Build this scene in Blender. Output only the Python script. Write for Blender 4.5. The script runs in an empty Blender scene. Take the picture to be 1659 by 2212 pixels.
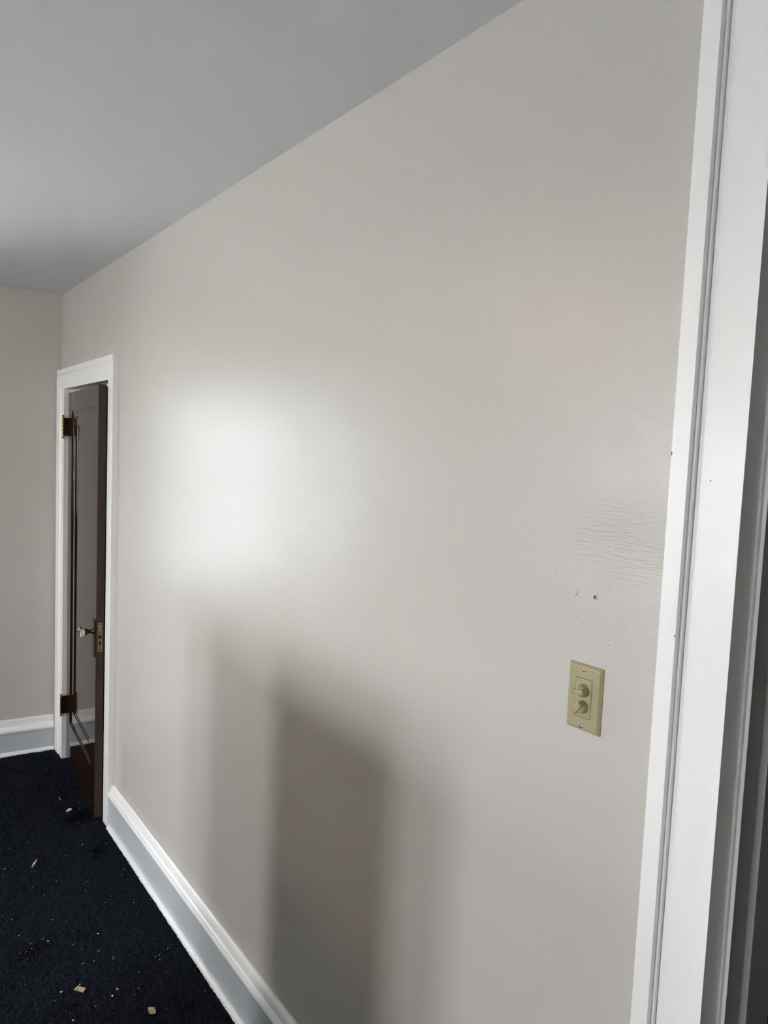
import bpy, bmesh, math, random
import numpy as np
from mathutils import Vector, Matrix
random.seed(4)
SC = bpy.context.scene
COL = SC.collection
PI = math.pi

# ------------------------------------------------------------------ camera
R_ = (0.801278, -0.59683, 0.041793); U_ = (0.012739, 0.086858, 0.996139); W_ = (0.598156, 0.797653, -0.0772)
cam_data = bpy.data.cameras.new('camera'); cam = bpy.data.objects.new('camera', cam_data); COL.objects.link(cam)
M = Matrix(((R_[0], U_[0], -W_[0], -1.0), (R_[1], U_[1], -W_[1], 0.0), (R_[2], U_[2], -W_[2], 1.8116), (0, 0, 0, 1)))
cam.matrix_world = M
cam_data.sensor_fit = 'VERTICAL'; cam_data.sensor_height = 24.0
cam_data.lens = 1555.7 / 2212 * 24.0
cam_data.clip_start = 0.02; cam_data.clip_end = 200
SC.camera = cam

# ------------------------------------------------------------------ view, world, lights
SC.view_settings.view_transform = 'Standard'; SC.view_settings.look = 'None'
SC.view_settings.exposure = 1.88; SC.view_settings.gamma = 1.0; SC.view_settings.use_curve_mapping = False
SC.cycles.use_denoising = True
SC.cycles.max_bounces = 10; SC.cycles.diffuse_bounces = 8; SC.cycles.glossy_bounces = 5
SC.cycles.transparent_max_bounces = 12
SC.cycles.sample_clamp_indirect = 6.0
SC.cycles.caustics_reflective = False; SC.cycles.caustics_refractive = False
SKY = 10.0
world = bpy.data.worlds.new('overcast_sky'); SC.world = world; world.use_nodes = True
nt = world.node_tree; nt.nodes.clear()
wo = nt.nodes.new('ShaderNodeOutputWorld'); wb = nt.nodes.new('ShaderNodeBackground')
tc = nt.nodes.new('ShaderNodeTexCoord'); sp = nt.nodes.new('ShaderNodeSeparateXYZ'); rp = nt.nodes.new('ShaderNodeValToRGB')
rp.color_ramp.elements[0].position = 0.0; rp.color_ramp.elements[0].color = (0.95, 0.965, 0.98, 1)
rp.color_ramp.elements[1].position = 1.0; rp.color_ramp.elements[1].color = (0.90, 0.95, 1.0, 1)
nt.links.new(tc.outputs['Generated'], sp.inputs[0]); nt.links.new(sp.outputs['Z'], rp.inputs[0])
nt.links.new(rp.outputs[0], wb.inputs[0]); wb.inputs[1].default_value = SKY
nt.links.new(wb.outputs[0], wo.inputs[0])

LFAR = 4.4623; SL = 0.11                      # far wall: y = LFAR - SL * x (x negative in the room)
FANG = math.atan(SL)
XL = -4.4; YN = -1.3; HC = 2.6501
W1 = (0.90, 1.90, 0.86, 2.24)                  # window in far wall: distance from corner, z
W2 = [(0.36, 0.98, 0.96, 2.22), (1.12, 1.74, 0.96, 2.22), (2.90, 3.62, 0.90, 2.22)]   # windows in the left wall: y range, z

def portal(name, loc, rot, sx, sy):
    l = bpy.data.lights.new(name, 'AREA'); l.shape = 'RECTANGLE'; l.size = sx; l.size_y = sy; l.energy = 1
    l.cycles.is_portal = True
    o = bpy.data.objects.new(name, l); COL.objects.link(o); o.location = loc; o.rotation_euler = rot
    return o
def farpt(u, v, z):    # u along the far wall away from the corner, v outward of the room
    return Vector((-u * math.cos(FANG) + v * math.sin(FANG), LFAR + u * math.sin(FANG) + v * math.cos(FANG), z))
c = farpt((W1[0] + W1[1]) / 2, 0.20, (W1[2] + W1[3]) / 2)
portal('window_daylight', c, (-PI / 2, 0, -FANG), W1[1] - W1[0], W1[3] - W1[2])
for w in W2: portal('window_daylight', (XL - 0.2, (w[0] + w[1]) / 2, (w[2] + w[3]) / 2), (PI / 2, 0, -PI / 2), w[1] - w[0], w[3] - w[2])

# ------------------------------------------------------------------ materials
def mat(name, col, rough=0.5, spec=0.5, metal=0.0, ior=1.5, coat=0.0):
    m = bpy.data.materials.new(name); m.use_nodes = True
    b = m.node_tree.nodes['Principled BSDF']
    b.inputs['Base Color'].default_value = (*col, 1); b.inputs['Roughness'].default_value = rough
    b.inputs['Specular IOR Level'].default_value = spec; b.inputs['Metallic'].default_value = metal
    b.inputs['IOR'].default_value = ior; b.inputs['Coat Weight'].default_value = coat
    return m
def nodes(m): return m.node_tree.nodes, m.node_tree.links, m.node_tree.nodes['Principled BSDF']
def noise(N, L, scale, detail=3, mapping=None, rough=0.5):
    n = N.new('ShaderNodeTexNoise'); n.inputs['Scale'].default_value = scale; n.inputs['Detail'].default_value = detail
    n.inputs['Roughness'].default_value = rough
    t = N.new('ShaderNodeTexCoord')
    if mapping:
        mp = N.new('ShaderNodeMapping'); mp.inputs['Scale'].default_value = mapping[0:3]
        if len(mapping) > 3: mp.inputs['Rotation'].default_value = mapping[3:6]
        L.new(t.outputs['Object'], mp.inputs[0]); L.new(mp.outputs[0], n.inputs['Vector'])
    else: L.new(t.outputs['Object'], n.inputs['Vector'])
    return n
def add_bump(m, layers):
    """layers: (noise node out, strength, distance) chained"""
    N, L, b = nodes(m); prev = None
    for out, st, di in layers:
        bp = N.new('ShaderNodeBump'); bp.inputs['Strength'].default_value = 1.0 if not hasattr(st, 'links') else 1.0
        if hasattr(st, 'is_linked'): L.new(st, bp.inputs['Strength'])
        else: bp.inputs['Strength'].default_value = st
        bp.inputs['Distance'].default_value = di
        L.new(out, bp.inputs['Height'])
        if prev: L.new(prev, bp.inputs['Normal'])
        prev = bp.outputs['Normal']
    L.new(prev, b.inputs['Normal'])
def vary(m, c1, c2, n, lo=0.3, hi=0.7):
    N, L, b = nodes(m); r = N.new('ShaderNodeValToRGB')
    r.color_ramp.elements[0].position = lo; r.color_ramp.elements[0].color = (*c1, 1)
    r.color_ramp.elements[1].position = hi; r.color_ramp.elements[1].color = (*c2, 1)
    L.new(n.outputs[0], r.inputs[0]); L.new(r.outputs[0], b.inputs['Base Color'])

WALLC = (0.525, 0.50, 0.47)
m_wall = mat('greige_wall_paint', WALLC, 0.28, 0.42)
N, L, b = nodes(m_wall)
fine = noise(N, L, 420, 2); mid = noise(N, L, 90, 3); streak = noise(N, L, 26, 3, (1, 2.2, 0.35)); big = noise(N, L, 1.6, 2)
# a patch of rough brushed plaster above the dimmer
t = N.new('ShaderNodeTexCoord'); mp = N.new('ShaderNodeMapping'); mp.inputs['Location'].default_value = (0, -0.66, -1.70)
L.new(t.outputs['Object'], mp.inputs[0])
mp2 = N.new('ShaderNodeMapping'); mp2.inputs['Scale'].default_value = (0, 3.6, 9.0); L.new(mp.outputs[0], mp2.inputs[0])
ln = N.new('ShaderNodeVectorMath'); ln.operation = 'LENGTH'; L.new(mp2.outputs[0], ln.inputs[0])
mr = N.new('ShaderNodeMapRange'); mr.interpolation_type = 'SMOOTHSTEP'; mr.inputs[1].default_value = 1.0; mr.inputs[2].default_value = 0.1; mr.inputs[3].default_value = 0.0; mr.inputs[4].default_value = 0.9
L.new(ln.outputs['Value'], mr.inputs[0])
brush = noise(N, L, 26, 3, (1, 1.0, 9.0, 0.12, 0, 0))
add_bump(m_wall, [(big.outputs[0], 0.35, 0.02), (streak.outputs[0], 0.14, 0.003), (mid.outputs[0], 0.20, 0.002), (fine.outputs[0], 0.35, 0.0008), (brush.outputs[0], mr.outputs[0], 0.0022)])
m_wall_far = mat('greige_wall_paint_matte', WALLC, 0.45, 0.4)
N, L, b = nodes(m_wall_far); add_bump(m_wall_far, [(noise(N, L, 2, 2).outputs[0], 0.3, 0.02), (noise(N, L, 300, 2).outputs[0], 0.1, 0.001)])
m_ceil = mat('ceiling_paint', (0.68, 0.695, 0.715), 0.7, 0.3)
N, L, b = nodes(m_ceil); add_bump(m_ceil, [(noise(N, L, 2.2, 2).outputs[0], 0.4, 0.03), (noise(N, L, 260, 3).outputs[0], 0.15, 0.001)])
m_trim = mat('white_gloss_trim_paint', (0.86, 0.865, 0.86), 0.30, 0.5)
N, L, b = nodes(m_trim)
st = noise(N, L, 60, 3, (6, 6, 0.25)); sp_ = noise(N, L, 8, 4)
add_bump(m_trim, [(st.outputs[0], 0.22, 0.002), (noise(N, L, 14, 2).outputs[0], 0.15, 0.003)])
m_trim_h = mat('white_gloss_baseboard_paint', (0.85, 0.86, 0.865), 0.28, 0.5)
N, L, b = nodes(m_trim_h); add_bump(m_trim_h, [(noise(N, L, 60, 3, (6, 0.3, 6)).outputs[0], 0.18, 0.002), (noise(N, L, 12, 2).outputs[0], 0.15, 0.003)])
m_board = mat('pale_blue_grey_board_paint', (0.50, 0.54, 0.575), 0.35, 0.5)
m_carpet = mat('navy_black_carpet', (0.006, 0.009, 0.014), 0.95, 0.1)
N, L, b = nodes(m_carpet)
n1 = noise(N, L, 160, 3); n2 = noise(N, L, 5.5, 4)
mm_ = N.new('ShaderNodeMath'); mm_.operation = 'MULTIPLY_ADD'; L.new(n2.outputs[0], mm_.inputs[0]); mm_.inputs[1].default_value = 1.5; L.new(n1.outputs[0], mm_.inputs[2])
class O_: outputs = [mm_.outputs[0]]
vary(m_carpet, (0.0014, 0.0020, 0.0030), (0.0095, 0.0135, 0.0230), O_, 0.95, 1.55)
m_wood_gloss = mat('dark_varnished_wood', (0.028, 0.016, 0.009), 0.07, 0.5, ior=1.37)
N, L, b = nodes(m_wood_gloss)
vary(m_wood_gloss, (0.010, 0.006, 0.004), (0.034, 0.014, 0.006), noise(N, L, 9, 5, (3, 8, 0.35)), 0.35, 0.75)
add_bump(m_wood_gloss, [(noise(N, L, 3, 2).outputs[0], 0.12, 0.006), (noise(N, L, 60, 3, (2, 8, 0.4)).outputs[0], 0.05, 0.001)])
m_wood_edge = mat('brown_door_edge_wood', (0.075, 0.042, 0.024), 0.5, 0.4)
N, L, b = nodes(m_wood_edge); vary(m_wood_edge, (0.018, 0.011, 0.007), (0.042, 0.024, 0.014), noise(N, L, 20, 5, (6, 6, 0.4)))
m_brass = mat('aged_brass', (0.38, 0.29, 0.13), 0.36, 0.5, metal=1.0)
N, L, b = nodes(m_brass); vary(m_brass, (0.16, 0.12, 0.05), (0.46, 0.36, 0.17), noise(N, L, 90, 4))
m_brass_dark = mat('tarnished_brass', (0.075, 0.052, 0.022), 0.42, 0.5, metal=1.0)
m_hole = mat('dark_recess', (0.01, 0.008, 0.005), 0.9, 0.1)
m_glass = mat('faceted_glass', (1, 1, 1), 0.0, 0.5, ior=1.5)
m_glass.node_tree.nodes['Principled BSDF'].inputs['Transmission Weight'].default_value = 1.0
m_almond = mat('almond_plastic', (0.36, 0.325, 0.20), 0.26, 0.5)
m_almond2 = mat('almond_plastic_insert', (0.37, 0.335, 0.205), 0.28, 0.5)
m_steel = mat('steel_screw', (0.55, 0.52, 0.44), 0.3, 0.5, metal=0.9)
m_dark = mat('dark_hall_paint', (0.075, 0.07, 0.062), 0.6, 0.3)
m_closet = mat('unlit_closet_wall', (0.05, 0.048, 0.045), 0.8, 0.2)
m_out = mat('pale_bounce_ground', (0.5, 0.5, 0.48), 0.9, 0.2)  # unseen ground, kept pale to bounce daylight up into the room
N, L, b = nodes(m_out); vary(m_out, (0.60, 0.60, 0.59), (0.68, 0.68, 0.66), noise(N, L, 1.5, 4))
m_pane = bpy.data.materials.new('window_glass'); m_pane.use_nodes = True
N = m_pane.node_tree.nodes; L = m_pane.node_tree.links; N.clear()
o_ = N.new('ShaderNodeOutputMaterial'); mx = N.new('ShaderNodeMixShader'); tr = N.new('ShaderNodeBsdfTransparent'); gl = N.new('ShaderNodeBsdfGlossy'); fr = N.new('ShaderNodeFresnel')
gl.inputs['Roughness'].default_value = 0.01; fr.inputs[0].default_value = 1.3
L.new(fr.outputs[0], mx.inputs[0]); L.new(tr.outputs[0], mx.inputs[1]); L.new(gl.outputs[0], mx.inputs[2]); L.new(mx.outputs[0], o_.inputs[0])
m_chip = mat('tan_wood_chip', (0.36, 0.27, 0.20), 0.8, 0.2)
N, L, b = nodes(m_chip); vary(m_chip, (0.15, 0.08, 0.05), (0.42, 0.33, 0.26), noise(N, L, 120, 3), 0.32, 0.5)
m_white_chip = mat('white_plaster_chip', (0.75, 0.74, 0.68), 0.8, 0.2)
m_leaf = mat('yellow_leaf', (0.62, 0.58, 0.22), 0.5, 0.4)
m_blue = mat('blue_fibre', (0.10, 0.30, 0.42), 0.8, 0.2)

# ------------------------------------------------------------------ helpers
def obj(name, bm, m, parent=None, smooth=False, bevel=0.0, segs=2):
    me = bpy.data.meshes.new(name); bmesh.ops.recalc_face_normals(bm, faces=bm.faces); bm.to_mesh(me); bm.free()
    me.materials.append(m)
    o = bpy.data.objects.new(name, me); COL.objects.link(o)
    if parent: o.parent = parent
    if smooth: me.polygons.foreach_set('use_smooth', [True] * len(me.polygons))
    if bevel:
        md = o.modifiers.new('bevel', 'BEVEL'); md.width = bevel; md.segments = segs; md.limit_method = 'ANGLE'; md.angle_limit = math.radians(35)
        md.harden_normals = False
    return o
def box(bm, x0, x1, y0, y1, z0, z1, mtx=None):
    vs = [bm.verts.new((x, y, z)) for z in (z0, z1) for y in (y0, y1) for x in (x0, x1)]
    if mtx is not None:
        for v in vs: v.co = mtx @ v.co
    for f in ((0, 2, 3, 1), (4, 5, 7, 6), (0, 1, 5, 4), (2, 6, 7, 3), (0, 4, 6, 2), (1, 3, 7, 5)): bm.faces.new([vs[i] for i in f])
    return vs
def prism(bm, pts, a, b, fn):
    """pts 2D polygon, extruded from a to b; fn(p, q, t) -> 3D"""
    A = [bm.verts.new(fn(p[0], p[1], a)) for p in pts]; B = [bm.verts.new(fn(p[0], p[1], b)) for p in pts]
    n = len(pts)
    for i in range(n): bm.faces.new((A[i], A[(i + 1) % n], B[(i + 1) % n], B[i]))
    bm.faces.new(A[::-1]); bm.faces.new(B)
def lathe(bm, prof, n=24, mtx=None, offs=0.0):
    """prof: list of (r, h) about the local z axis"""
    rings = []
    for r, h in prof:
        if r < 1e-6:
            rings.append([bm.verts.new((0, 0, h))])
        else:
            rings.append([bm.verts.new((r * math.cos(2 * PI * (i + offs) / n), r * math.sin(2 * PI * (i + offs) / n), h)) for i in range(n)])
    for A, B in zip(rings, rings[1:]):
        for i in range(n):
            j = (i + 1) % n
            if len(A) == 1 and len(B) > 1: bm.faces.new((A[0], B[i], B[j]))
            elif len(B) == 1 and len(A) > 1: bm.faces.new((A[i], A[j], B[0]))
            elif len(A) > 1: bm.faces.new((A[i], A[j], B[j], B[i]))
    if len(rings[0]) > 1: bm.faces.new(rings[0][::-1])
    if len(rings[-1]) > 1: bm.faces.new(rings[-1])
    if mtx is not None:
        for ring in rings:
            for v in ring: v.co = mtx @ v.co
def struct(o): o['kind'] = 'structure'; return o
def empty(name, loc, rz=0.0):
    o = bpy.data.objects.new(name, None); COL.objects.link(o); o.location = loc; o.rotation_euler = (0, 0, rz); o.empty_display_size = 0.1
    return o
def tag(o, label, cat, group=None):
    o['label'] = label; o['category'] = cat
    if group: o['group'] = group
    return o

# ------------------------------------------------------------------ room shell
FARM = Matrix.Translation((0, LFAR, 0)) @ Matrix.Rotation(PI - FANG, 4, 'Z')   # local +x along the far wall away from the corner, local +y INTO the room
# wall_right with far door opening, tall near opening and one drilled hole
DY0, DY1, DZ = 3.445, 4.280, 2.108
OY0, OY1 = -0.42, 0.476
bm = bmesh.new(); T = 0.14
box(bm, 0, T, YN - 0.15, OY0 - 0.1, 0, HC)
box(bm, 0, T, DY0 - 0.02, DY1 + 0.02, DZ + 0.02, HC)
box(bm, 0, T, DY1 + 0.02, LFAR + 0.02, 0, HC)
box(bm, 0, T, OY0 - 0.1, 0.56, 2.58, HC)
# solid stretch y .56 .. DY0-.02 whose front face carries the hole
y0, y1 = 0.56, DY0 - 0.02; hy, hz, hs = 0.7361, 1.5919, 0.012
ys = [y0, hy - hs, hy + hs, y1]; zs = [0, hz - hs, hz + hs, HC]
g = [[bm.verts.new((0, y, z)) for z in zs] for y in ys]
for i in range(3):
    for j in range(3):
        if (i, j) != (1, 1): bm.faces.new((g[i][j], g[i][j + 1], g[i + 1][j + 1], g[i + 1][j]))
nseg = 16
def ring(r, x): return [bm.verts.new((x, hy + r * math.cos(2 * PI * (k + 0.5) / nseg), hz + r * math.sin(2 * PI * (k + 0.5) / nseg))) for k in range(nseg)]
r0 = ring(0.0062, 0.0); r1 = ring(0.0048, -0.0012); r2 = ring(0.0033, -0.0012); r3 = ring(0.0026, 0.001); r4 = ring(0.0024, 0.03)
cor = {1: g[2][2], 5: g[1][2], 9: g[1][1], 13: g[2][1]}
corners = [g[2][2], g[1][2], g[1][1], g[2][1]]
for k in range(nseg):
    q = (k + 1) % nseg
    cidx = ((k + 0.5) / nseg * 4)
    c = corners[int(cidx) % 4]
    bm.faces.new((r0[k], r0[q], c))
for qd in range(4):   # fill between neighbouring corners
    k = (qd + 1) * 4 % nseg
    bm.faces.new((r0[k], corners[qd], corners[(qd + 1) % 4]))
for A, B in ((r0, r1), (r1, r2), (r2, r3), (r3, r4)):
    for k in range(nseg): q = (k + 1) % nseg; bm.faces.new((A[k], A[q], B[q], B[k]))
bm.faces.new(r4)
bk = [bm.verts.new((T, y, z)) for y in (y0, y1) for z in (0, HC)]
bm.faces.new((bk[0], bk[1], bk[3], bk[2]))
bm.faces.new([g[0][k] for k in range(4)] + [bk[1], bk[0]]); bm.faces.new([g[3][k] for k in range(4)] + [bk[3], bk[2]])
bm.faces.new([g[i][0] for i in range(4)] + [bk[2], bk[0]]); bm.faces.new([g[i][3] for i in range(4)] + [bk[3], bk[1]])
wall_right = struct(obj('wall_right', bm, m_wall))

# small paint blemishes on the wall: filled holes, nicks and dried drips
def blemish(y, z, w, h, d, ang=0.0, name='paint_lump'):
    bm = bmesh.new(); n = 14
    mt = Matrix.Translation((0, y, z)) @ Matrix.Rotation(ang, 4, 'X')
    rings = []
    for s, dd in ((1.0, 0.0004), (0.8, -d * 0.6), (0.5, -d), (0.2, -d * 0.8)):
        rings.append([bm.verts.new(mt @ Vector((dd, w * s * math.cos(2 * PI * k / n) * (1 + 0.15 * math.sin(3 * k)), h * s * math.sin(2 * PI * k / n)))) for k in range(n)])
    for A, B in zip(rings, rings[1:]):
        for k in range(n): bm.faces.new((A[k], A[(k + 1) % n], B[(k + 1) % n], B[k]))
    bm.faces.new(rings[-1])
    return obj(name, bm, m_wall, wall_right, smooth=True)
blemish(0.7753, 1.5928, 0.0036, 0.0050, 0.0016); blemish(0.7765, 1.5880, 0.0022, 0.0022, 0.0018)
blemish(0.7570, 1.5443, 0.0030, 0.0036, 0.0014)
blemish(0.8241, 1.6246, 0.0035, 0.0012, 0.0015, 0.4)
blemish(0.7212, 1.6250, 0.030, 0.0009, 0.0009, 0.05); blemish(0.7650, 1.6290, 0.009, 0.0009, 0.0009, -0.08)
blemish(0.7180, 1.5235, 0.012, 0.0008, 0.0008, 0.05); blemish(0.7050, 1.5180, 0.0035, 0.0022, 0.0013); blemish(0.7190, 1.5330, 0.0022, 0.0020, 0.0010)
blemish(0.701, 1.5130, 0.0028, 0.0018, 0.0012)

# far wall with window opening (built in its own frame)
def fbox(bm, u0, u1, v0, v1, z0, z1): box(bm, u0, u1, -v1, -v0, z0, z1, FARM)   # v outward
bm = bmesh.new()
fbox(bm, -0.02, W1[0], 0, 0.22, 0, HC); fbox(bm, W1[1], 4.7, 0, 0.22, 0, HC)
fbox(bm, W1[0], W1[1], 0, 0.22, 0, W1[2]); fbox(bm, W1[0], W1[1], 0, 0.22, W1[3], HC)
struct(obj('wall_far', bm, m_wall_far))
bm = bmesh.new()
ytop = LFAR - SL * XL
ends = [YN - 0.15] + [v for w in W2 for v in w[:2]] + [ytop + 0.1]
for a, b_ in zip(ends[0::2], ends[1::2]): box(bm, XL - 0.22, XL, a, b_, 0, HC)
for w in W2: box(bm, XL - 0.22, XL, w[0], w[1], 0, w[2]); box(bm, XL - 0.22, XL, w[0], w[1], w[3], HC)
struct(obj('wall_left', bm, m_wall_far))
bm = bmesh.new(); box(bm, XL - 0.2, 0, YN - 0.15, YN, 0, HC); struct(obj('wall_near', bm, m_wall_far))
bm = bmesh.new(); box(bm, XL - 0.22, 2.0, YN - 0.15, 5.25, HC, HC + 0.15); struct(obj('ceiling', bm, m_ceil))

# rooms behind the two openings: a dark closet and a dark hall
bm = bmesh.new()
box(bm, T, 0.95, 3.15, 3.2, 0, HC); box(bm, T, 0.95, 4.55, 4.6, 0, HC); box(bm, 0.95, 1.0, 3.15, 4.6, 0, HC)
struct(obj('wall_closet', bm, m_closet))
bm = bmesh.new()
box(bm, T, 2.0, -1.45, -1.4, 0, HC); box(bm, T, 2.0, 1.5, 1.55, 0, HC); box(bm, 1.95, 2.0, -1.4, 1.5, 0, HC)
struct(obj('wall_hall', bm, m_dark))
bm = bmesh.new(); box(bm, -60, 60, -60, 80, -0.75, -0.6); struct(obj('ground', bm, m_out))

# ------------------------------------------------------------------ carpet floor
def carpet():
    bm = bmesh.new()
    fx0, fx1, fy0, fy1 = -0.80, 0.14, 1.85, 4.46
    box(bm, XL - 0.1, 2.0, YN - 0.1, 5.2, -0.08, -0.006)
    me = bpy.data.meshes.new('floor'); bm.to_mesh(me); bm.free()
    nx, ny = 330, 900
    rng = np.random.default_rng(3)
    X, Y = np.meshgrid(np.linspace(fx0, fx1, nx), np.linspace(fy0, fy1, ny), indexing='ij')
    def lowf(sc):
        a = rng.random((int(nx / sc) + 3, int(ny / sc) + 3))
        ix = np.arange(nx) / sc; iy = np.arange(ny) / sc
        i0 = ix.astype(int); j0 = iy.astype(int); fx = (ix - i0)[:, None]; fy = (iy - j0)[None, :]
        return a[i0][:, j0] * (1 - fx) * (1 - fy) + a[i0 + 1][:, j0] * fx * (1 - fy) + a[i0][:, j0 + 1] * (1 - fx) * fy + a[i0 + 1][:, j0 + 1] * fx * fy
    Z = 0.0045 + 0.0045 * (rng.random((nx, ny)) - 0.5) + 0.005 * (lowf(3.1) - 0.5) + 0.004 * (lowf(11) - 0.5) + 0.003 * (lowf(60) - 0.5)
    X = X + 0.0022 * (rng.random((nx, ny)) - 0.5); Y = Y + 0.0022 * (rng.random((nx, ny)) - 0.5)
    edge = np.zeros((nx, ny), bool); edge[0] = edge[-1] = True; edge[:, 0] = edge[:, -1] = True
    Z[edge] = -0.03
    V = np.stack([X, Y, Z], -1).reshape(-1, 3)
    idx = np.arange(nx * ny).reshape(nx, ny)
    F = np.stack([idx[:-1, :-1], idx[1:, :-1], idx[1:, 1:], idx[:-1, 1:]], -1).reshape(-1, 4)
    m2 = bpy.data.meshes.new('floor'); nb = len(me.vertices)
    bv = np.empty(nb * 3); me.vertices.foreach_get('co', bv)
    allv = np.concatenate([bv.reshape(-1, 3), V]); bf = np.array([list(p.vertices) for p in me.polygons])
    # thin fibre blades standing in the pile
    nfb = 45000
    bx = rng.uniform(fx0 + 0.01, -0.02, nfb); by = rng.uniform(fy0 + 0.01, fy1 - 0.02, nfb); a = rng.uniform(0, 2 * PI, nfb)
    h = rng.uniform(0.008, 0.013, nfb); w = 0.0007; le = rng.uniform(-0.004, 0.004, (nfb, 2))
    b0 = np.stack([bx - w * np.cos(a), by - w * np.sin(a), np.full(nfb, 0.002)], -1)
    b1 = np.stack([bx + w * np.cos(a), by + w * np.sin(a), np.full(nfb, 0.002)], -1)
    b2 = np.stack([bx + le[:, 0] + w * 0.5 * np.cos(a), by + le[:, 1] + w * 0.5 * np.sin(a), h], -1)
    b3 = np.stack([bx + le[:, 0] - w * 0.5 * np.cos(a), by + le[:, 1] - w * 0.5 * np.sin(a), h], -1)
    base = len(allv); FV = np.stack([b0, b1, b2, b3], 1).reshape(-1, 3); FF = (base + np.arange(nfb * 4)).reshape(-1, 4)
    allv = np.concatenate([allv, FV]); allf = np.concatenate([bf, F + nb, FF])
    m2.vertices.add(len(allv)); m2.vertices.foreach_set('co', allv.ravel())
    m2.loops.add(allf.size); m2.loops.foreach_set('vertex_index', allf.ravel().astype(np.int32))
    m2.polygons.add(len(allf)); m2.polygons.foreach_set('loop_start', (np.arange(len(allf)) * 4).astype(np.int32))
    m2.polygons.foreach_set('loop_total', np.full(len(allf), 4, np.int32))
    m2.update(calc_edges=True); m2.materials.append(m_carpet)
    o = bpy.data.objects.new('floor', m2); COL.objects.link(o); return o
struct(carpet())

# ------------------------------------------------------------------ baseboards
BB0 = [(0.0, 0.205), (0.004, 0.2065), (0.0055, 0.2035), (0.0045, 0.2015), (0.0075, 0.199), (0.013, 0.196), (0.017, 0.188), (0.0185, 0.176), (0.0225, 0.1725), (0.0295, 0.1705), (0.0325, 0.167), (0.033, 0.162), (0.031, 0.157), (0.0225, 0.1535), (0.021, 0.151),
      (0.021, 0.020), (0.0265, 0.0185), (0.033, 0.0145), (0.0365, 0.007), (0.0365, -0.004), (0.0, -0.004)]
BB = [(p, z + 0.0055 if z > 0.1 else z) for p, z in BB0]
def baseboard_r(y0, y1, n=40):
    bm = bmesh.new(); rnd = random.Random(8); rows = []
    for k in range(n + 1):
        t = y0 + (y1 - y0) * k / n; j = 0.0006 * (rnd.random() - 0.5)
        rows.append([bm.verts.new((-(p + (j if p > 0 else 0)), t, z + (j if z > 0 else 0))) for p, z in BB])
    m = len(BB)
    for A, B in zip(rows, rows[1:]):
        for i in range(m): bm.faces.new((A[i], A[(i + 1) % m], B[(i + 1) % m], B[i]))
    bm.faces.new(rows[0]); bm.faces.new(rows[-1][::-1])
    return bm
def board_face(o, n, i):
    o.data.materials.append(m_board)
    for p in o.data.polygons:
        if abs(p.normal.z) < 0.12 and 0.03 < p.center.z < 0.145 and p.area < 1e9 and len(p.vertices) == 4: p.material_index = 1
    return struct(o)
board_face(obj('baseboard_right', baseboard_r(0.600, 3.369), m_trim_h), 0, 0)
bm = bmesh.new()
BF = [(0.0, 0.211), (0.006, 0.211), (0.010, 0.205), (0.012, 0.180), (0.014, 0.170), (0.020, 0.164), (0.024, 0.158), (0.033, 0.155), (0.035, 0.148), (0.033, 0.140), (0.022, 0.134), (0.019, 0.130), (0.019, 0.024), (0.026, 0.020), (0.033, 0.012), (0.034, -0.004), (0, -0.004)]
prism(bm, BF, 0.032, 4.4, lambda p, z, t: FARM @ Vector((t, p, z)))
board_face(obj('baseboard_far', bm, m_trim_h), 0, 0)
bm = bmesh.new(); prism(bm, BB, YN, ytop - 0.04, lambda p, z, t: Vector((XL + p, t, z))); struct(obj('baseboard_left', bm, m_trim_h))
bm = bmesh.new(); prism(bm, BB, XL + 0.04, -0.04, lambda p, z, t: Vector((t, YN + p, z))); struct(obj('baseboard_near', bm, m_trim_h))

# ------------------------------------------------------------------ trim_1: casing and jamb of the far door
tr1 = empty('trim_1', (0, 3.86, 0)); struct(tr1)
off = Matrix.Translation((0, -3.86, 0))
def tpart(name, bm, bevel=0.0012):
    for v in bm.verts: v.co = off @ v.co
    return obj(name, bm, m_trim, tr1, bevel=bevel)
ZT = 2.219
# near casing board (narrow, square edged)
bm = bmesh.new(); box(bm, -0.0300, -0.0002, 3.372, 3.445, 0.004, ZT); tpart('side_casing', bm)
# far casing: outer band + inner board, in the corner
bm = bmesh.new()
pf = [(0, 4.280), (-0.0295, 4.280), (-0.0295, 4.335), (-0.026, 4.341), (-0.026, 4.352), (-0.031, 4.358), (-0.033, 4.366), (-0.033, 4.440), (0, 4.440)]
prism(bm, pf, 0.004, ZT - 0.035, lambda x, y, t: Vector((x, y, t)))
tpart('side_casing', bm)
# head casing with a raised band on top
bm = bmesh.new(); A = Vector
def head(y, z0=DZ, zt=ZT): return [(0, z0), (-0.0302, z0), (-0.0302, z0 + 0.066), (-0.0265, z0 + 0.072), (-0.0265, z0 + 0.078), (-0.0325, z0 + 0.085), (-0.0325, zt), (0, zt)]
prism(bm, head(0), 3.3725, 4.441, lambda x, z, t: Vector((x, t, z)))
tpart('head_casing', bm)
bm = bmesh.new(); box(bm, -0.001, 0.155, DY0 - 0.018, DY0, 0, DZ + 0.018); tpart('side_jamb', bm)
bm = bmesh.new(); box(bm, -0.001, 0.155, DY1, DY1 + 0.018, 0, DZ + 0.018); tpart('side_jamb', bm)
bm = bmesh.new(); box(bm, -0.001, 0.155, DY0, DY1, DZ, DZ + 0.018); tpart('head_jamb', bm)
bm = bmesh.new()
box(bm, 0.034, 0.046, DY0, DY0 + 0.012, 0, DZ); box(bm, 0.034, 0.046, DY1 - 0.012, DY1, 0, DZ); box(bm, 0.034, 0.046, DY0 + 0.012, DY1 - 0.012, DZ - 0.012, DZ)
tpart('door_stop', bm)

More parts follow.
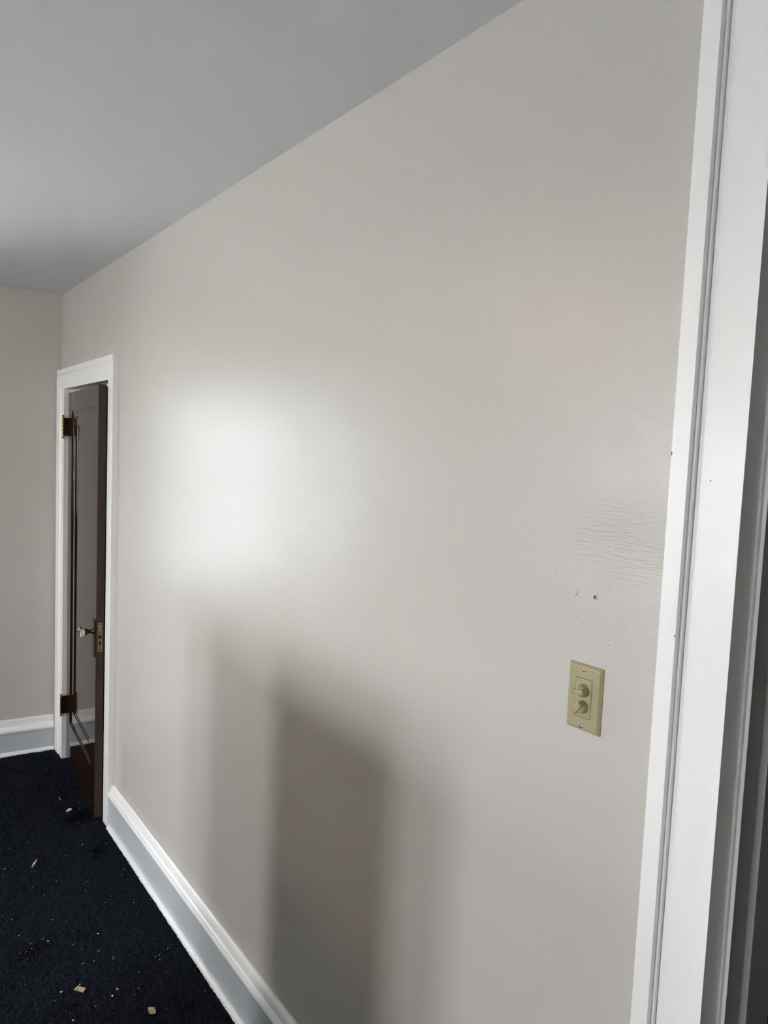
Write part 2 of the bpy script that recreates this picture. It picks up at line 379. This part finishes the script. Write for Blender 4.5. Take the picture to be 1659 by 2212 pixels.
# ------------------------------------------------------------------ trim_2: tall cased opening by the camera
pf = [(0, 0.6005), (0, 0.5950), (-0.035, 0.5950), (-0.035, 0.5677), (-0.0218, 0.5677), (-0.0240, 0.5672), (-0.0240, 0.5645), (-0.0232, 0.5640), (-0.0130, 0.5640), (-0.0130, 0.5632), (-0.0168, 0.5629), (-0.0168, 0.4956), (0.0284, 0.4956), (0.0284, 0.4915), (0.0360, 0.4915), (0.0360, 0.4862), (0.050, 0.4868), (0.050, 0.560), (0.0, 0.560)]
pf_in = [(0.0374, 0.4862), (0.0772, 0.4862), (0.0772, 0.4743), (0.150, 0.4743), (0.150, 0.560), (0.0505, 0.560), (0.0505, 0.4885), (0.0374, 0.4885)]
pf = pf[1:]
tr2 = empty('trim_2', (0, 0.5, 0)); struct(tr2)
bm = bmesh.new(); nz = 60; rnd = random.Random(5); rows = []
for k in range(nz + 1):
    z = 0.002 + (2.575 - 0.002) * k / nz
    rows.append([bm.verts.new((x + (0.0001 * (rnd.random() - 0.5)), y - 0.5 + 0.0002 * (rnd.random() - 0.5), z)) for x, y in pf])
mm = len(pf)
for A_, B_ in zip(rows, rows[1:]):
    for i in range(mm): bm.faces.new((A_[i], A_[(i + 1) % mm], B_[(i + 1) % mm], B_[i]))
bm.faces.new(rows[0]); bm.faces.new(rows[-1][::-1])
obj('side_casing', bm, m_trim, tr2)
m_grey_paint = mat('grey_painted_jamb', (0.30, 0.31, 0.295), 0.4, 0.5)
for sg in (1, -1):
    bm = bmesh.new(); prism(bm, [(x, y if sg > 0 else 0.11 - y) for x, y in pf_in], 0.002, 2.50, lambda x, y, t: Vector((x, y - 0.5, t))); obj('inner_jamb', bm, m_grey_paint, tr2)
bm = bmesh.new(); prism(bm, [(x, 0.055 * 2 - 0.0 - y) for x, y in pf], 0.002, 2.575, lambda x, y, t: Vector((x, y - 0.5, t))); obj('side_casing', bm, m_trim, tr2)
bm = bmesh.new(); box(bm, -0.02, 0.15, 0.11 - 0.4743 - 0.5, 0.4743 - 0.5, 2.50, 2.575); box(bm, -0.035, 0, 0.11 - 0.595 - 0.5, 0.595 - 0.5, 2.575, 2.648); obj('head_casing', bm, m_trim, tr2)
# dents and nail spots in the painted casing
def nick(x, y, z, w, h):
    bm = bmesh.new(); n = 8
    vs = [bm.verts.new((x - 0.0004, y - 0.5 + w * math.cos(2 * PI * k / n), z + h * math.sin(2 * PI * k / n))) for k in range(n)]
    vb = [bm.verts.new((x + 0.001, v.co.y, v.co.z)) for v in vs]
    for k in range(n): bm.faces.new((vs[k], vs[(k + 1) % n], vb[(k + 1) % n], vb[k]))
    bm.faces.new(vs); bm.faces.new(vb[::-1])
    return obj('paint_chip', bm, m_nick, tr2)
m_nick = mat('bare_nick', (0.10, 0.095, 0.09), 0.8, 0.2)
nick(-0.035, 0.5943, 1.833, 0.0008, 0.0032); nick(-0.035, 0.5685, 1.568, 0.0008, 0.0018); nick(-0.0168, 0.5425, 1.796, 0.0008, 0.0012)

# ------------------------------------------------------------------ door_1: dark varnished one-panel door, ajar
dvec = Vector((-0.076, -0.997, 0)).normalized()
door = empty('door_1', (-0.008, 4.265, 0), math.atan2(dvec.y, dvec.x)); struct(door)
DW, DT, DB, DTOP = 0.8203, 0.035, 0.030, 2.086
bm = bmesh.new()
def rect(s0, z0, s1, z1, y): return [bm.verts.new(p) for p in ((s0, y, z0), (s1, y, z0), (s1, y, z1), (s0, y, z1))]
P0 = (0.105, 0.252, 0.712, 1.987)
def face_loops(sgn, y_base):
    loops = [rect(0, DB, DW, DTOP, y_base)]
    for ins, dy in ((0.0, 0.0), (0.0008, 0.0035), (0.012, 0.0035), (0.0130, 0.0065), (0.020, 0.0068), (0.078, 0.0068), (0.0788, 0.0098), (0.090, 0.0100), (0.0912, 0.0130), (0.100, 0.0132)):
        loops.append(rect(P0[0] + ins, P0[1] + ins, P0[2] - ins, P0[3] - ins, y_base + sgn * dy))
    for A_, B_ in zip(loops, loops[1:]):
        for i in range(4): bm.faces.new((A_[i], A_[(i + 1) % 4], B_[(i + 1) % 4], B_[i]))
    bm.faces.new(loops[-1]); return loops[0]
fa_ = face_loops(1, 0.0); fb_ = face_loops(-1, DT)
for i in range(4): bm.faces.new((fa_[i], fa_[(i + 1) % 4], fb_[(i + 1) % 4], fb_[i]))
leaf = obj('door_leaf', bm, m_wood_gloss, door)
leaf.data.materials.append(m_wood_edge)
for p in leaf.data.polygons:
    if p.normal.x > 0.9 and p.center.x > DW - 0.001 or abs(p.normal.z) > 0.9 and p.area > 0.02: p.material_index = 1
# mortise lock plate on the leading edge
bm = bmesh.new(); box(bm, DW - 0.0005, DW + 0.0016, 0.0075, 0.0275, 0.838, 0.977)
lp = obj('lock_plate', bm, m_brass, door, bevel=0.0005)
bm = bmesh.new(); box(bm, DW + 0.0014, DW + 0.0022, 0.011, 0.024, 0.902, 0.918); obj('latch_slot', bm, m_hole, lp)
bm = bmesh.new(); box(bm, DW + 0.0014, DW + 0.0022, 0.0135, 0.0215, 0.872, 0.889); obj('deadbolt_slot', bm, m_hole, lp)
for z in (0.968, 0.847):
    bm = bmesh.new(); lathe(bm, [(0.0034, 0), (0.0030, 0.0006), (0, 0.0007)], 12, Matrix.Translation((DW + 0.0015, 0.0175, z)) @ Matrix.Rotation(PI / 2, 4, 'Y')); obj('screw', bm, m_brass_dark, lp)
# escutcheon
bm = bmesh.new()
es = []
for z, hw in ((0.808, 0.018), (0.816, 0.024), (0.900, 0.022), (0.978, 0.024), (0.986, 0.018)): es.append((z, hw))
pts = [(0.779 - hw, z) for z, hw in es] + [(0.779 + hw, z) for z, hw in es[::-1]]
prism(bm, pts, -0.0035, 0.001, lambda s, z, t: Vector((s, t, z)))
esc = obj('escutcheon', bm, m_brass_dark, door, bevel=0.001)
KM = Matrix.Translation((0.779, -0.003, 0.930)) @ Matrix.Rotation(PI / 2, 4, 'X')
bm = bmesh.new(); lathe(bm, [(0.0175, 0), (0.0165, 0.003), (0.011, 0.006), (0.0095, 0.012), (0.0085, 0.020), (0.0095, 0.026), (0.0150, 0.031), (0.0165, 0.036), (0.0135, 0.040)], 24, KM)
kb = obj('knob_shank', bm, m_brass_dark, door, smooth=True)
bm = bmesh.new(); lathe(bm, [(0.0125, 0.0401), (0.0135, 0.043), (0.0185, 0.047), (0.0255, 0.053), (0.0275, 0.060), (0.0255, 0.066), (0.0175, 0.071), (0.0125, 0.0722), (0.010, 0.0705), (0, 0.0700)], 12, KM, 0.5)
kg = obj('glass_knob', bm, m_glass, door); kg['label'] = 'faceted clear glass knob'
# hinges: knuckle barrel, finials, jamb leaf and door leaf
HINGE_LOC = []
for zc in (1.8995, 0.323):
    hy_, hx_ = 4.2705, -0.036
    inv = (Matrix.Translation(door.location) @ Matrix.Rotation(door.rotation_euler.z, 4, 'Z')).inverted()
    bm = bmesh.new()
    seg = 0.0204
    for k in range(5):
        a = zc - 0.051 + k * seg
        lathe(bm, [(0.0042, a + 0.0003), (0.0050, a + 0.001), (0.0050, a + seg - 0.001), (0.0042, a + seg - 0.0003)], 16, inv @ Matrix.Translation((hx_, hy_, 0)))
    h = obj('hinge', bm, m_brass, door, smooth=False)
    for s in (1, -1):
        bm = bmesh.new()
        lathe(bm, [(0.0030, 0), (0.0024, 0.002), (0.0036, 0.0055), (0.0056, 0.0092), (0.0058, 0.0110), (0.0040, 0.0125), (0, 0.013)], 16, inv @ Matrix.Translation((hx_, hy_, zc + s * 0.051)) @ (Matrix.Identity(4) if s > 0 else Matrix.Rotation(PI, 4, 'X')))
        obj('finial', bm, m_brass_dark, h, smooth=True)
    bm = bmesh.new(); box(bm, -0.034, -0.0006, 4.2755, 4.2797, zc - 0.050, zc + 0.050, inv); obj('hinge_leaf', bm, m_brass_dark, h)
    bm = bmesh.new(); box(bm, -0.034, -0.0086, 4.2668, 4.2690, zc - 0.050, zc + 0.050, inv); obj('hinge_leaf', bm, m_brass_dark, h)

# ------------------------------------------------------------------ windows (outside the frame; they light the room)
def window(name, mtx, w, z0, z1, c=0.10):
    """local x across, local y into the room, z up; origin at the opening's corner on the wall face"""
    root = empty(name, (0, 0, 0)); root.matrix_world = mtx; struct(root)
    bm = bmesh.new()
    box(bm, -c, 0, 0.001, 0.022, z0 - 0.02, z1 + c); box(bm, w, w + c, 0.001, 0.022, z0 - 0.02, z1 + c); box(bm, 0, w, 0.001, 0.022, z1, z1 + c)
    obj('casing', bm, m_trim, root, bevel=0.002)
    bm = bmesh.new(); box(bm, -c, w + c, -0.16, 0.055, z0 - 0.03, z0); box(bm, -c, w + c, 0.001, 0.02, z0 - 0.11, z0 - 0.03)
    obj('sill', bm, m_trim, root, bevel=0.003)
    bm = bmesh.new(); box(bm, 0, 0.02, -0.2, 0, z0, z1); box(bm, w - 0.02, w, -0.2, 0, z0, z1); box(bm, 0.02, w - 0.02, -0.2, 0, z1 - 0.02, z1)
    obj('jamb', bm, m_trim, root)
    zm = (z0 + z1) / 2; s = 0.04
    for a, b, yy in ((z0, zm + 0.02, -0.07), (zm - 0.02, z1 - 0.02, -0.11)):
        bm = bmesh.new()
        box(bm, 0.02, 0.02 + s, yy - 0.03, yy, a, b); box(bm, w - 0.02 - s, w - 0.02, yy - 0.03, yy, a, b)
        box(bm, 0.02 + s, w - 0.02 - s, yy - 0.03, yy, a, a + s); box(bm, 0.02 + s, w - 0.02 - s, yy - 0.03, yy, b - s, b)
        sa = obj('sash', bm, m_trim, root)
        bm = bmesh.new(); box(bm, 0.02 + s, w - 0.02 - s, yy - 0.017, yy - 0.013, a + s, b - s); obj('pane', bm, m_pane, sa)
window('window_1', FARM @ Matrix.Translation((W1[0], 0, 0)), W1[1] - W1[0], W1[2], W1[3])
for k, w in enumerate(W2): window('window_%d' % (k + 2), Matrix.Translation((XL, w[1], 0)) @ Matrix.Rotation(-PI / 2, 4, 'Z'), w[1] - w[0], w[2], w[3], 0.065)

# ------------------------------------------------------------------ ceiling lamp (outside the frame, its glow shows in the wall paint)
LAMP = 8.0
m_lamp = bpy.data.materials.new('warm_lit_glass'); m_lamp.use_nodes = True
b = m_lamp.node_tree.nodes['Principled BSDF']; b.inputs['Base Color'].default_value = (0.9, 0.8, 0.65, 1)
b.inputs['Emission Color'].default_value = (1.0, 0.62, 0.32, 1); b.inputs['Emission Strength'].default_value = LAMP
lamp = empty('ceiling_lamp', (-2.2, 2.55, HC)); tag(lamp, 'round flush ceiling lamp with warm lit glass bowl', 'lamp')
bm = bmesh.new(); lathe(bm, [(0.10, 0.0), (0.10, -0.02), (0.12, -0.03), (0.12, -0.045)], 32); obj('canopy', bm, m_brass, lamp, smooth=False)
bm = bmesh.new(); lathe(bm, [(0.118, -0.045), (0.15, -0.07), (0.16, -0.11), (0.14, -0.16), (0.09, -0.20), (0.03, -0.215), (0, -0.217)], 32); obj('lamp_shade', bm, m_lamp, lamp, smooth=True)

# ------------------------------------------------------------------ unseen house front, added to dim and cool the light through window_1
m_siding = mat('grey_clapboard', (0.29, 0.325, 0.33), 0.7, 0.3)
bm = bmesh.new()
for k in range(45): prism(bm, [(0, k * 0.2), (-0.03, k * 0.2), (-0.005, k * 0.2 + 0.2), (0, k * 0.2 + 0.2)], -12.0, 8.0, lambda p, z, t: Vector((t, 11.0 + p, z - 0.6)))
box(bm, -12, 8, 11.0, 12.5, -0.6, 8.4)
struct(obj('wall_added_neighbour', bm, m_siding))

# ------------------------------------------------------------------ unseen chest left of the frame, added to cast the lower-wall shadow
m_chest = mat('pale_chest_wood', (0.68, 0.62, 0.54), 0.5, 0.4)
chest = empty('added_shadow_chest', (-0.951, 1.62, 0), math.radians(-9)); tag(chest, 'tall pale wooden chest of drawers, unseen, added to cast the wall shadow', 'chest of drawers')
CX, CY, CH = 0.10, 0.48, 1.28
bm = bmesh.new(); box(bm, -CX, CX, -CY, CY, 0.10, CH - 0.03); obj('body', bm, m_chest, chest, bevel=0.004)
bm = bmesh.new(); box(bm, -CX - 0.02, CX + 0.02, -CY - 0.02, CY + 0.02, CH - 0.03, CH); obj('top', bm, m_chest, chest, bevel=0.006)
for sx in (-1, 1):
    for sy in (-1, 1):
        bm = bmesh.new(); box(bm, sx * (CX - 0.03) - 0.025, sx * (CX - 0.03) + 0.025, sy * (CY - 0.03) - 0.025, sy * (CY - 0.03) + 0.025, 0.0, 0.10); obj('leg', bm, m_chest, chest)
for k in range(5):
    z = 0.13 + k * 0.228
    bm = bmesh.new(); box(bm, CX + 0.0005, CX + 0.018, -CY + 0.03, CY - 0.03, z, z + 0.21); dr = obj('drawer', bm, m_chest, chest, bevel=0.003)
    for sy in (-0.2, 0.2):
        bm = bmesh.new(); lathe(bm, [(0.008, 0), (0.007, 0.012), (0.015, 0.018), (0.015, 0.026), (0, 0.029)], 16, Matrix.Translation((CX + 0.018, sy, z + 0.105)) @ Matrix.Rotation(PI / 2, 4, 'Y')); obj('knob', bm, m_brass_dark, dr, smooth=True)

# ------------------------------------------------------------------ dimmer switch
PY, PZ, PWID, PHGT = 0.7079, 1.3612, 0.0699, 0.1143
dim = empty('dimmer_switch', (0, PY + PWID / 2, PZ + PHGT / 2))
tag(dim, 'almond plastic double dimmer switch plate with two pointer knobs on the wall', 'switch')
def dl(bm):   # local frame: u right (as seen from the room) = -y, z up, n out of wall = -x
    for v in bm.verts: u, n, z = v.co; v.co = Vector((-n, -u, z))
    return bm
bm = bmesh.new(); hw, hh = PWID / 2, PHGT / 2
def rr(w, h, r, n, k=4):
    pts = []
    for cx_, cz_, a0 in ((w - r, h - r, 0), (-w + r, h - r, PI / 2), (-w + r, -h + r, PI), (w - r, -h + r, 1.5 * PI)):
        for i in range(k + 1): a = a0 + PI / 2 * i / k; pts.append((cx_ + r * math.cos(a), n, cz_ + r * math.sin(a)))
    return pts
loops = [[bm.verts.new(p) for p in rr(*a)] for a in ((hw - 0.001, hh - 0.001, 0.0015, 0.0), (hw, hh, 0.002, 0.0004), (hw, hh, 0.002, 0.0012), (hw - 0.0042, hh - 0.0042, 0.002, 0.0058), (hw - 0.0055, hh - 0.0055, 0.002, 0.0064), (0.0168, 0.0338, 0.0022, 0.0064), (0.0168, 0.0338, 0.0022, 0.003))]
for A_, B_ in zip(loops, loops[1:]):
    n_ = len(A_)
    for i in range(n_): bm.faces.new((A_[i], A_[(i + 1) % n_], B_[(i + 1) % n_], B_[i]))
bm.faces.new(loops[0][::-1]); bm.faces.new(loops[-1])
obj('wall_plate', dl(bm), m_almond, dim)
bm = bmesh.new()
loops = [[bm.verts.new(p) for p in rr(*a)] for a in ((0.0161, 0.0331, 0.002, 0.0031), (0.0161, 0.0331, 0.002, 0.0066), (0.0153, 0.0323, 0.0015, 0.0071))]
for A_, B_ in zip(loops, loops[1:]):
    n_ = len(A_)
    for i in range(n_): bm.faces.new((A_[i], A_[(i + 1) % n_], B_[(i + 1) % n_], B_[i]))
bm.faces.new(loops[-1]); bm.faces.new(loops[0][::-1])
obj('switch_insert', dl(bm), m_almond2, dim)
def knob(zc, ang):
    """round skirt with a bar grip standing across it, its top face dished"""
    bm = bmesh.new(); b0 = 0.0072
    lathe(bm, [(0.0112, b0), (0.0115, b0 + 0.0008), (0.0115, b0 + 0.0036), (0.0110, b0 + 0.0044), (0.0100, b0 + 0.0085), (0.0080, b0 + 0.0115), (0.0050, b0 + 0.0135), (0, b0 + 0.0140)], 36)
    def rc(l, w, h, dl=0.0): return [bm.verts.new((x, y, h)) for x, y in ((l + dl, w), (-l + dl, w), (-l + dl, -w), (l + dl, -w))]
    lp = [rc(0.0114, 0.0042, b0 + 0.003), rc(0.0109, 0.0036, b0 + 0.0158), rc(0.0104, 0.0031, b0 + 0.0163), rc(0.0092, 0.0019, b0 + 0.0163), rc(0.0090, 0.0017, b0 + 0.0155)]
    for A_, B_ in zip(lp, lp[1:]):
        for i in range(4): bm.faces.new((A_[i], A_[(i + 1) % 4], B_[(i + 1) % 4], B_[i]))
    bm.faces.new(lp[0][::-1]); bm.faces.new(lp[-1])
    ca, sa = math.cos(ang), math.sin(ang)
    for v in bm.verts: x, y, h = v.co; v.co = Vector((x * ca - y * sa, h, x * sa + y * ca + zc))
    return obj('knob', dl(bm), m_almond2, dim)
knob(0.0135, math.radians(8)); knob(-0.0145, math.radians(52))
for z, a in ((0.0484, 1.1), (-0.0484, 1.9)):
    bm = bmesh.new(); rad = 0.0033
    lathe(bm, [(rad, 0), (rad, 0.0010), (rad * 0.7, 0.0016), (0, 0.0018)], 20, Matrix.Translation((0, 0.0062, z)) @ Matrix.Rotation(-PI / 2, 4, 'X'))
    s = obj('screw', dl(bm), m_steel, dim, smooth=True)
    bm = bmesh.new(); box(bm, -rad * 0.95, rad * 0.95, -0.0005, 0.0022, -0.0005, 0.0005, Matrix.Translation((0, 0.0062, z)) @ Matrix.Rotation(-a, 4, 'Y'))
    obj('screw_slot', dl(bm), m_hole, s)

# ------------------------------------------------------------------ litter on the carpet
def slab(name, pts, z0, z1, m, tilt=0.0):
    bm = bmesh.new(); cx_ = sum(p[0] for p in pts) / len(pts); cy_ = sum(p[1] for p in pts) / len(pts)
    prism(bm, [(p[0] - cx_, p[1] - cy_) for p in pts], z0, z1, lambda x, y, t: Vector((x, y, t + tilt * x)))
    bmesh.ops.subdivide_edges(bm, edges=bm.edges[:], cuts=2, use_grid_fill=True)
    for v in bm.verts: v.co.z += 0.0012 * math.sin(170 * v.co.x + 60 * v.co.y); v.co.x += 0.0006 * math.sin(900 * v.co.y); v.co.y += 0.0006 * math.sin(1100 * v.co.x)
    o = obj(name, bm, m); o.location = (cx_, cy_, 0.005); return o
tag(slab('wood_chip', [(-0.4173, 2.3774), (-0.4044, 2.3835), (-0.3826, 2.3583), (-0.3947, 2.3474)], 0.0045, 0.0075, m_chip), 'tan wood chip with reddish edge on the carpet, the chip farther from the baseboard', 'wood chip')
tag(slab('wood_chip', [(-0.2424, 2.1639), (-0.2225, 2.1506), (-0.2291, 2.1272), (-0.2417, 2.1338), (-0.2475, 2.145)], 0.0045, 0.0075, m_chip), 'squarish tan wood chip on the carpet, the chip closer to the baseboard', 'wood chip')
tag(slab('plaster_chip', [(-0.1531, 3.6258), (-0.1409, 3.6379), (-0.1278, 3.6352), (-0.1287, 3.622), (-0.1523, 3.6155)], 0.004, 0.009, m_white_chip), 'oblong white plaster chip on the carpet just in front of the dark door', 'plaster chip')
bm = bmesh.new()
lf = [(-0.390, 3.1985), (-0.383, 3.209), (-0.376, 3.219), (-0.366, 3.226)]
ctr = Vector((-0.378, 3.210, 0))
A_ = [bm.verts.new(Vector((x, y, 0.006 + 0.012 * k / 3)) - ctr) for k, (x, y) in enumerate(lf)]
B_ = [bm.verts.new(Vector((x + 0.007 * math.sin(PI * (k + 0.4) / 3.8), y - 0.006 * math.sin(PI * (k + 0.4) / 3.8), 0.005 + 0.010 * k / 3)) - ctr) for k, (x, y) in enumerate(lf)]
C_ = [bm.verts.new(Vector((x + 0.010 * math.sin(PI * (k + 0.4) / 3.8), y + 0.002, 0.014 + 0.009 * k / 3)) - ctr) for k, (x, y) in enumerate(lf)]
for k in range(3): bm.faces.new((A_[k], A_[k + 1], B_[k + 1], B_[k])); bm.faces.new((B_[k], B_[k + 1], C_[k + 1], C_[k]))
o = obj('leaf', bm, m_leaf, smooth=True); o.location = ctr + Vector((0, 0, 0.006)); md = o.modifiers.new('thick', 'SOLIDIFY'); md.thickness = 0.0008
tag(o, 'small curled yellow leaf on the dark carpet', 'leaf')
FLECKS = [(-0.13, 4.159, 1), (-0.11, 3.864, 1), (-0.085, 3.675, 1), (-0.371, 3.788, 1), (-0.095, 3.621, 1), (-0.085, 3.57, 1), (-0.133, 3.473, 1), (-0.06, 3.44, 1), (-0.407, 3.502, 1), (-0.364, 3.411, 1), (-0.273, 3.329, 1), (-0.075, 3.225, 1), (-0.439, 3.405, 1), (-0.245, 3.379, 1), (-0.166, 3.271, 2.0), (-0.248, 3.214, 1), (-0.484, 3.248, 2.0), (-0.458, 3.23, 1), (-0.498, 3.203, 1), (-0.326, 3.04, 1), (-0.224, 2.972, 1), (-0.414, 3.051, 1), (-0.387, 2.97, 1), (-0.245, 2.914, 1), (-0.452, 2.906, 1), (-0.545, 2.91, 1), (-0.519, 2.873, 1), (-0.394, 2.791, 1), (-0.354, 2.754, 1), (-0.515, 2.76, 1), (-0.488, 2.691, 1), (-0.491, 2.662, 1), (-0.51, 2.654, 1), (-0.526, 2.656, 1), (-0.434, 2.673, 2.0), (-0.443, 2.698, 1), (-0.451, 2.695, 1), (-0.365, 2.605, 1), (-0.349, 2.682, 1), (-0.345, 2.562, 1), (-0.513, 2.612, 1), (-0.395, 2.389, 2.0), (-0.453, 2.388, 2.0), (-0.478, 2.359, 1), (-0.452, 2.242, 2.0), (-0.543, 2.488, 1), (-0.073, 2.979, 1), (-0.093, 2.941, 1), (-0.085, 2.895, 1), (-0.169, 2.816, 1), (-0.2, 2.79, 1), (-0.109, 2.729, 1), (-0.093, 2.662, 1), (-0.046, 2.718, 1), (-0.275, 2.617, 2.0), (-0.07, 2.411, 1), (-0.143, 2.382, 1), (-0.128, 2.383, 1), (-0.135, 2.359, 1), (-0.326, 2.478, 1), (-0.136, 2.287, 1), (-0.17, 2.249, 1), (-0.241, 2.265, 1), (-0.257, 2.241, 1), (-0.299, 2.3, 2.0), (-0.321, 2.279, 2.0), (-0.378, 2.262, 1), (-0.195, 2.126, 1)]
bm = bmesh.new(); bmesh.ops.create_icosphere(bm, subdivisions=1, radius=1.0)
for v in bm.verts: v.co.x *= 1.3 + 0.3 * random.random(); v.co.y *= 0.8 + 0.3 * random.random(); v.co.z *= 0.6
fleck0 = obj('paint_fleck', bm, m_white_chip)
for k, (x, y, s) in enumerate(FLECKS):
    o = fleck0 if k == 0 else fleck0.copy()
    if k: COL.objects.link(o)
    r = 0.0013 if s == 1 else 0.0027
    r *= 0.8 + 0.5 * random.random()
    o.scale = (r, r, r); o.location = (x, y, 0.0112); o.rotation_euler = (0, 0, random.random() * PI)
    size = 'tiny' if s == 1 else 'slightly larger'
    where = 'in front of the dark door' if y > 3.3 else ('close to the long baseboard' if x > -0.2 else 'out on the open carpet')
    tag(o, size + ' white paint fleck lying ' + (where if 'carpet' in where else 'on the carpet ' + where), 'paint fleck', size + ' white paint flecks ' + where)
def thread(pts, m, label, rad=0.0006, group=None):
    cu = bpy.data.curves.new('thread', 'CURVE'); cu.dimensions = '3D'; cu.bevel_depth = rad; cu.bevel_resolution = 1; cu.use_fill_caps = True
    s = cu.splines.new('POLY'); c0 = Vector((*pts[0], 0)); s.points.add(len(pts) - 1)
    for i, p in enumerate(pts): s.points[i].co = (p[0] - c0.x, p[1] - c0.y, 0.0125 + 0.001 * math.sin(i * 2.0), 1)
    cu.materials.append(m); tmp = bpy.data.objects.new('thread', cu); COL.objects.link(tmp)
    me = bpy.data.meshes.new_from_object(tmp.evaluated_get(bpy.context.evaluated_depsgraph_get())); me.name = 'thread'
    bpy.data.objects.remove(tmp); bpy.data.curves.remove(cu)
    if not me.materials: me.materials.append(m)
    o = bpy.data.objects.new('thread', me); COL.objects.link(o); o.location = c0
    tag(o, label, 'thread', group)
thread([(-0.1497, 3.7918), (-0.1525, 3.780), (-0.1523, 3.7701), (-0.1515, 3.759), (-0.1496, 3.7482)], m_white_chip, 'curved pale thread on the carpet beyond the white plaster chip', 0.0011)
thread([(-0.2185, 2.3375), (-0.2155, 2.339), (-0.2126, 2.3362)], m_blue, 'short blue thread on the carpet', 0.0010)
for pts, lab in (([(-0.3669, 2.4813), (-0.361, 2.484), (-0.3556, 2.4835)], 'short slanting pale thread on the carpet above the chip farther from the baseboard'), ([(-0.2709, 2.4482), (-0.266, 2.456), (-0.2648, 2.4638)], 'short upright pale thread on the carpet midway between the two wood chips'), ([(-0.0956, 2.3952), (-0.091, 2.399), (-0.0878, 2.4048)], 'short pale thread near the long baseboard beside the larger flecks'), ([(-0.0662, 2.1327), (-0.062, 2.130), (-0.0581, 2.1305)], 'short pale thread at the carpet edge lowest along the long baseboard'), ([(-0.3044, 2.5184), (-0.2964, 2.5188)], 'tiny level pale thread on open carpet, shortest of the pale threads')):
    thread(pts, m_white_chip, lab, 0.0005)
